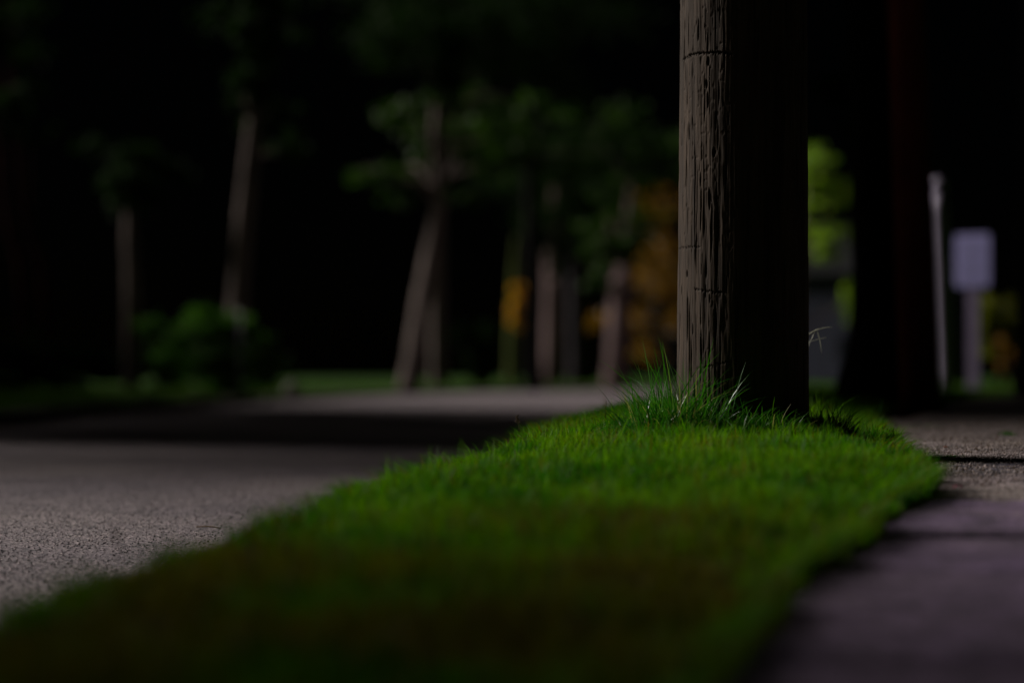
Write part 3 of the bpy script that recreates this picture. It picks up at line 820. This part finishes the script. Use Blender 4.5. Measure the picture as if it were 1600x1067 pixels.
bush("bush", "wide rounded green bush at the far roadside on the left", c.x + .12, c.y, 1.5, .9, 1.75, 9000, "leaf_bush", .085, 31, -.2, 14)
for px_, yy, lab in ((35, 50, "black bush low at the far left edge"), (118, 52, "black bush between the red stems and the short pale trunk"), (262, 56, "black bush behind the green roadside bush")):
    c = P(px_, 600, yy); bush("bush", lab, c.x, c.y, 1.5, .9, 1.3, 4200, "leaf_dark", .11, int(px_), -.15, 12)  # bushes put in to keep the sunlit far lawn black
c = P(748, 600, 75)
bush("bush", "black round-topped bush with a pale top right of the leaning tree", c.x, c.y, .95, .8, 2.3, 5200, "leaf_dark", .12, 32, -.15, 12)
c = P(1562, 600, 40)
bush("bush", "glowing yellow green bush right of the signpost", c.x, c.y, .55, .6, 1.75, 2400, "leaf_olive", .09, 33, -.05, 9)
c = P(1550, 600, 41.2)
bush("bush", "low orange leaved bush at the foot of the yellow green bush", c.x, c.y - 1.9, .5, .4, .95, 1500, "leaf_orange", .07, 34, -.05, 6)

# ------------------------------------------------------------------ posts, sign, markers
Y = 30
b = P(1478, 612, Y); t = P(1465, 302, Y)
root = empty("street_post", (b.x, b.y, b.z), "tall pale grey post with a round cap left of the white sign", "post")
s = Soup(); s.tube([b, b.lerp(t, .5), t], [.115, .108, .10], 24, .0, 1, sub=4); link("post", s.mesh("post"), M["post"], root, smooth=True)
bm = bmesh.new(); bmesh.ops.create_uvsphere(bm, u_segments=24, v_segments=14, radius=.10, matrix=Matrix.Translation(P(1465, 291, Y)))
link_cap = bm_obj("cap", bm, M["post"], root, True)
bm = bmesh.new(); bmesh.ops.create_cone(bm, cap_ends=True, segments=24, radius1=.13, radius2=.11, depth=.05, matrix=Matrix.Translation(b + Vector((0, 0, .03))))
bm_obj("base_plate", bm, M["galv"], root)

Y = 32
b = P(1520, 612, Y); c = P(1519, 407, Y); rz = R(-36)
root = empty("road_sign", (b.x, b.y, b.z), "white rounded rectangular road sign on a grey steel post", "road sign")
w, h = .50, .70
bm = bmesh.new()
r_ = .045; prof = []
for (sx, sz, a0) in ((1, -1, -90), (1, 1, 0), (-1, 1, 90), (-1, -1, 180)):
    for k in range(6):
        a = R(a0 + k * 18); prof.append((sx * (w / 2 - r_) + r_ * math.cos(a), sz * (h / 2 - r_) + r_ * math.sin(a)))
vs = [bm.verts.new((x, 0, z)) for x, z in prof]; f = bm.faces.new(vs)
ext = bmesh.ops.extrude_face_region(bm, geom=[f]); bmesh.ops.translate(bm, vec=(0, .004, 0), verts=[v for v in ext["geom"] if isinstance(v, bmesh.types.BMVert)])
bmesh.ops.recalc_face_normals(bm, faces=bm.faces)
bmesh.ops.transform(bm, matrix=Matrix.Translation(c) @ Matrix.Rotation(rz, 4, 'Z'), verts=bm.verts)
panel = bm_obj("panel", bm, M["sign"], root)
bm = bmesh.new()
for (z, ww) in ((.20, .30), (.10, .34), (-.03, .26), (-.14, .34), (-.23, .2)):
    off = Matrix.Rotation(rz, 4, 'Z') @ Vector((0, -.0035, z))
    bm_box(bm, c + off, (ww, .003, .022), rz)
o = bm_obj("lettering", bm, M["ink"]); o.parent = panel
bm = bmesh.new()
off = Matrix.Rotation(rz, 4, 'Z') @ Vector((0, .032, 0))
bm_box(bm, Vector((b.x, b.y, (b.z + c.z + .3) / 2)) + Vector((off.x, off.y, 0)), (.17, .045, c.z + .3 - b.z), rz, .006)
bm_obj("post", bm, M["galv"], root)

# driveway marker with a round reflector before the bush
Y = 39
b = P(376, 622, Y); c = P(375, 490, Y)
root = empty("driveway_marker", (b.x, b.y, b.z), "thin stake with a small round white reflector against the roadside bush", "driveway marker")
s = Soup(); s.tube([b, c], [.008, .008], 8, 0, 1, sub=2); link("stake", s.mesh("stake"), M["galv"], root)
bm = bmesh.new(); bmesh.ops.create_uvsphere(bm, u_segments=16, v_segments=10, radius=.06, matrix=Matrix.Translation(c) @ Matrix.Diagonal((1, .5, 1, 1)))
bm_obj("reflector", bm, M["reflector"], root, True)
# pale stone at the foot of the bush
c = P(456, 610, 40)
bm = bmesh.new(); bmesh.ops.create_icosphere(bm, subdivisions=3, radius=.13)
for v in bm.verts:
    v.co *= 1 + .18 * math.sin(v.co.x * 31 + v.co.z * 17) * math.cos(v.co.y * 23); v.co.z *= .9
bmesh.ops.translate(bm, vec=(c.x, c.y, c.z + .03), verts=bm.verts)
tag(bm_obj("roadside_stone", bm, M["stone"], smooth=True), "pale grey stone at the right foot of the roadside bush", "stone")

# ------------------------------------------------------------------ houses
def house(label, cx, cy, w, d, h, rz, wall, roofh, windows, z0=-.12):
    root = empty("house", (cx, cy, z0), label, "house")
    Mx = Matrix.Translation((cx, cy, z0)) @ Matrix.Rotation(rz, 4, 'Z')
    bm = bmesh.new(); bm_box(bm, (0, 0, h / 2), (w, d, h)); bmesh.ops.transform(bm, matrix=Mx, verts=bm.verts); bm_obj("wall", bm, wall, root)
    bm = bmesh.new()
    o = .5
    pts = [(-w / 2 - o, -d / 2 - o, h + .01), (w / 2 + o, -d / 2 - o, h + .01), (w / 2 + o, d / 2 + o, h + .01), (-w / 2 - o, d / 2 + o, h + .01), (0, -d / 2 - o, h + roofh), (0, d / 2 + o, h + roofh)]
    vs = [bm.verts.new(p) for p in pts]
    for q in ((0, 1, 4), (1, 2, 5, 4), (2, 3, 5), (3, 0, 4, 5), (3, 2, 1, 0)): bm.faces.new([vs[i] for i in q])
    bmesh.ops.transform(bm, matrix=Mx, verts=bm.verts); bm_obj("roof", bm, M["roof"], root)
    for (x, z, ww, hh, shut) in windows:
        bm = bmesh.new(); bm_box(bm, (x, -d / 2 - .03, z), (ww, .06, hh)); bmesh.ops.transform(bm, matrix=Mx, verts=bm.verts)
        wo = bm_obj("window", bm, M["glass"], root)
        if shut:
            for sx in (-1, 1):
                bm = bmesh.new(); bm_box(bm, (x + sx * (ww / 2 + .22), -d / 2 - .04, z), (.34, .05, hh + .1), 0, .01)
                for k in range(9): bm_box(bm, (x + sx * (ww / 2 + .22), -d / 2 - .07, z - hh / 2 + (k + .5) * hh / 9), (.28, .02, .06))
                bmesh.ops.transform(bm, matrix=Mx, verts=bm.verts); so = bm_obj("shutter", bm, M["red"]); so.parent = wo
                so.location = (0, 0, 0); so.matrix_parent_inverse = Matrix.Identity(4)
                so.location = root.location * 0
    return root
house("blue grey house wall seen between the near pole and the black tree", 16.4, 118, 9, 8, 5.2, R(-36), M["house"], 2.6, [(-2.2, 1.7, 1.1, 1.3, False), (2.2, 1.7, 1.1, 1.3, False)])
Y = 52
for k, (a, b, lab) in enumerate(((12, 30, "thin dull red stem leaning at the far left edge of the dark"), (40, 62, "fainter dull red stem just right of the first one in the dark"))):
    tree("slender_tree", lab, "tree", [P(b + 18, 612, Y), P(b + 8, 500, Y), P(b, 405, Y), P(a, 350, Y), P(a - 16, 200, Y), P(a - 26, 0, Y)], [.12, .10, .095 - .03 * k, .09 - .03 * k, .06, .03],
         [B(a - 26, 40, Y, 1.2, 500), B(a - 10, 160, Y, .9, 300)], "leaf_dark", "bark_red", .17, 90 + k)
# ------------------------------------------------------------------ small litter
def leaf_obj(name, label, cat, p, size, mat, seed, group=None, flat=.25):
    rg = random.Random(seed); bm = bmesh.new()
    n = 10; c = bm.verts.new((0, 0, size * flat)); ring = []
    for k in range(n):
        a = 2 * math.pi * k / n; r = size * (.55 + .45 * abs(math.cos(a))) * rg.uniform(.85, 1.1)
        ring.append(bm.verts.new((r * math.cos(a), r * .7 * math.sin(a), size * flat * rg.uniform(.2, 1.6))))
    for k in range(n): bm.faces.new((c, ring[k], ring[(k + 1) % n]))
    ex_ = bmesh.ops.extrude_face_region(bm, geom=list(bm.faces)); bmesh.ops.translate(bm, vec=(0, 0, .0008), verts=[v for v in ex_["geom"] if isinstance(v, bmesh.types.BMVert)])
    bmesh.ops.rotate(bm, matrix=Matrix.Rotation(rg.uniform(0, 6.28), 3, 'Z'), verts=bm.verts)
    bmesh.ops.translate(bm, vec=p, verts=bm.verts)
    return tag(bm_obj(name, bm, mat), label, cat, group)
def on_walk(px, py): return P(px, py, walk_y(py))
q = on_walk(1496, 766); leaf_obj("fallen_petal", "small magenta petal on the sidewalk at the edge of the grass", "petal", (q.x, q.y, q.z + .004), .013, M["leaf_pink"], 1, flat=.5)
q = P(992, 690, walk_y(690, .07)); leaf_obj("fallen_leaf", "reddish brown dry leaf lying on the grass left of the pole", "leaf", (q.x, q.y, q.z), .018, M["leaf_red"], 2)
q = on_walk(1477, 701); leaf_obj("fallen_leaf", "tiny dull red leaf above the flat weed on the sidewalk", "leaf", (q.x, q.y, q.z + .004), .010, M["leaf_red"], 3)
protos = []
for i in range(26):
    y = rng.uniform(5.2, 13.5); x = rng.uniform(XR(np.array([y]))[0] + .02, XR(np.array([y]))[0] + .3 * y * .35)
    o = leaf_obj("leaf_crumb", "crumb of dry leaf or bark scattered on the sidewalk", "leaf crumb", (x, y, float(zt(y)) + .004), rng.uniform(.004, .010), M["twig"], 20 + i, "dry crumbs scattered on the sidewalk", .3)
def grit(name, label, x, y, z, smin, smax, mat, seed):
    rg = np.random.default_rng(seed); n = len(x)
    o = np.array([[1, 0, 0], [0, 1, 0], [-1, 0, 0], [0, -1, 0], [0, 0, .8], [0, 0, -.6]], dtype=float)
    sz = rg.uniform(smin, smax, n) * rg.uniform(.6, 1.4, n)
    a = rg.uniform(0, 6.28, n); ca, sa = np.cos(a), np.sin(a)
    V = o[None] * rg.uniform(.6, 1.3, (n, 6, 1)) * sz[:, None, None]
    X = V[..., 0] * ca[:, None] - V[..., 1] * sa[:, None] + x[:, None]; Yv = V[..., 0] * sa[:, None] + V[..., 1] * ca[:, None] + y[:, None]
    V = np.stack([X, Yv, V[..., 2] + z[:, None]], -1)
    f = np.array([0, 1, 4, 1, 2, 4, 2, 3, 4, 3, 0, 4, 1, 0, 5, 2, 1, 5, 3, 2, 5, 0, 3, 5])
    loops = ((np.arange(n) * 6)[:, None] + f[None]).ravel()
    me = mesh_np(name, V.reshape(-1, 3), loops, np.arange(n * 8) * 3)
    return tag(link(name, me, mat), label, "grit", kind="stuff")
n = 30000
y = rng.uniform(5.0, 12, n) ** 1.0; x = XR(y) - .03 + rng.random(n) ** 1.2 * (y * .215 - XR(y) + .1).clip(.05, 2)
grit("sidewalk_grit", "loose grit and sand grains scattered over the sidewalk", x, y, zt(y) + .002, .0012, .0040, M["slab_tan"], 5)
n = 5000
y = rng.uniform(5.2, 12, n); x = XR(y) - .02 + rng.random(n) ** 1.6 * (y * .215 - XR(y) + .1).clip(.05, 2)
grit("sidewalk_debris", "dark crumbs of soil and bark scattered over the sidewalk", x, y, zt(y) + .002, .0012, .0046, M["twig"], 8)
n = 1500
y = rng.uniform(6.15, 6.85, n); x = XR(y) + rng.random(n) * .55
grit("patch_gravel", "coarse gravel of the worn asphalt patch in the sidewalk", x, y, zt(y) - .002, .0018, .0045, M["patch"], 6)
n = 26000
y = rng.uniform(5.2, 11.5, n); x = XL(y) + .02 - rng.random(n) * (XL(y) + .215 * y).clip(.05, 3)
grit("road_grit", "loose stone chips worn out of the road surface", x, y, zt(y) + ROAD_Z + .001, .0012, .0036, M["road"], 7)
# twigs and stems by the road
s = Soup(); a = P(300, 825, 6.95); 
s.tube([(a.x, 7.05, ROAD_Z + .006), (a.x + .04, 7.02, ROAD_Z + .009), (a.x + .075, 7.0, ROAD_Z + .006)], [.0016, .0022, .0012], 7, .2, 2, sub=3)
tag(link("twig", s.mesh("twig"), M["twig"]), "thin dark twig lying on the road beside the grass edge", "twig")
def stalk(px, py0, py1, Y, label, seed):
    s = Soup(); rg = random.Random(seed)
    b = P(px, py0, Y); t = P(px - 6, py1, Y)
    s.tube([b, b.lerp(t, .5) + Vector((.002, 0, 0)), t], [.0014, .001, .0008], 6, 0, 1, sub=3)
    for k in range(9):
        c = b.lerp(t, .45 + k * .06); d = Vector((rg.uniform(-.008, .008), rg.uniform(-.006, .006), .006))
        s.tube([c, c + d], [.0014, .0022], 6, .1, k)
    tag(link("seed_stalk", s.mesh("seed_stalk"), M["twig"]), label, "grass stalk")
stalk(186, 872, 822, 4.1, "dark seed head sticking up at the road side of the near grass", 1)
stalk(812, 672, 650, 7.0, "tiny seed stalk on the grass edge against the dark road", 2)

# ------------------------------------------------------------------ trees out of frame that shade the street
def shade_tree(x, y, h, r, n, size, seed, low=.3, label="", dark="leaf_dark", per=90, nb=11):
    rg = random.Random(seed); bl = []
    for k in range(nb):
        a = rg.uniform(0, 6.28); q = rg.uniform(.15, .75); zf = rg.random()
        bl.append(((x + r * q * math.cos(a), y + r * q * math.sin(a), h * (low + (1 - low) * zf * .85 + .05)), (r * .42, r * .42, h * .14), n // nb))
    tree("shade_tree", label, "tree", [(x, y, -.15), (x + .1, y, h * .25), (x - .1, y + .1, h * .5), (x, y, h * .85)], [.32, .25, .2, .06], bl, dark, "bark_dark", size, seed, "shade trees along the far side of the street", per=per)
L0 = "leafy tree outside the left of the view shading the street"
SH = [(-11, 19.4, 19, 3.1, 20000), (-11.5, 23.5, 21, 3.7, 20000), (-11, 28, 20, 3.9, 17000), (-12, 32.5, 17, 4, 14000), (-12, 36, 11, 3.2, 11000), (-12.5, 40.5, 6.6, 2.8, 11000), (-17, 27, 18, 4, 9000), (-17.5, 33, 19, 4, 9000), (-18, 38, 13, 3.6, 9000),
      (-15, 45, 5.6, 2.4, 7000), (-16, 50, 6.6, 2.8, 12000), (-17, 56, 8, 3.0, 12000), (-18.5, 62, 8, 3, 8000)]
for i, (x, y, h, r, n) in enumerate(SH): shade_tree(x, y, h, r, n, .30, 60 + i, .2, L0, nb=18)
shade_tree(-8.4, 5.9, 10, 2.6, 26000, .15, 70, .22, L0, per=6, nb=18)
shade_tree(-8.6, 2.6, 10, 3.2, 32000, .17, 73, .2, L0, per=6, nb=16)
shade_tree(-9, -2.0, 10.5, 3.4, 14000, .18, 74, .2, L0, per=6, nb=16)
shade_tree(-11.3, 16.0, 12.5, 2.5, 8500, .13, 72, .2, L0, per=4, nb=18)
print("script done")
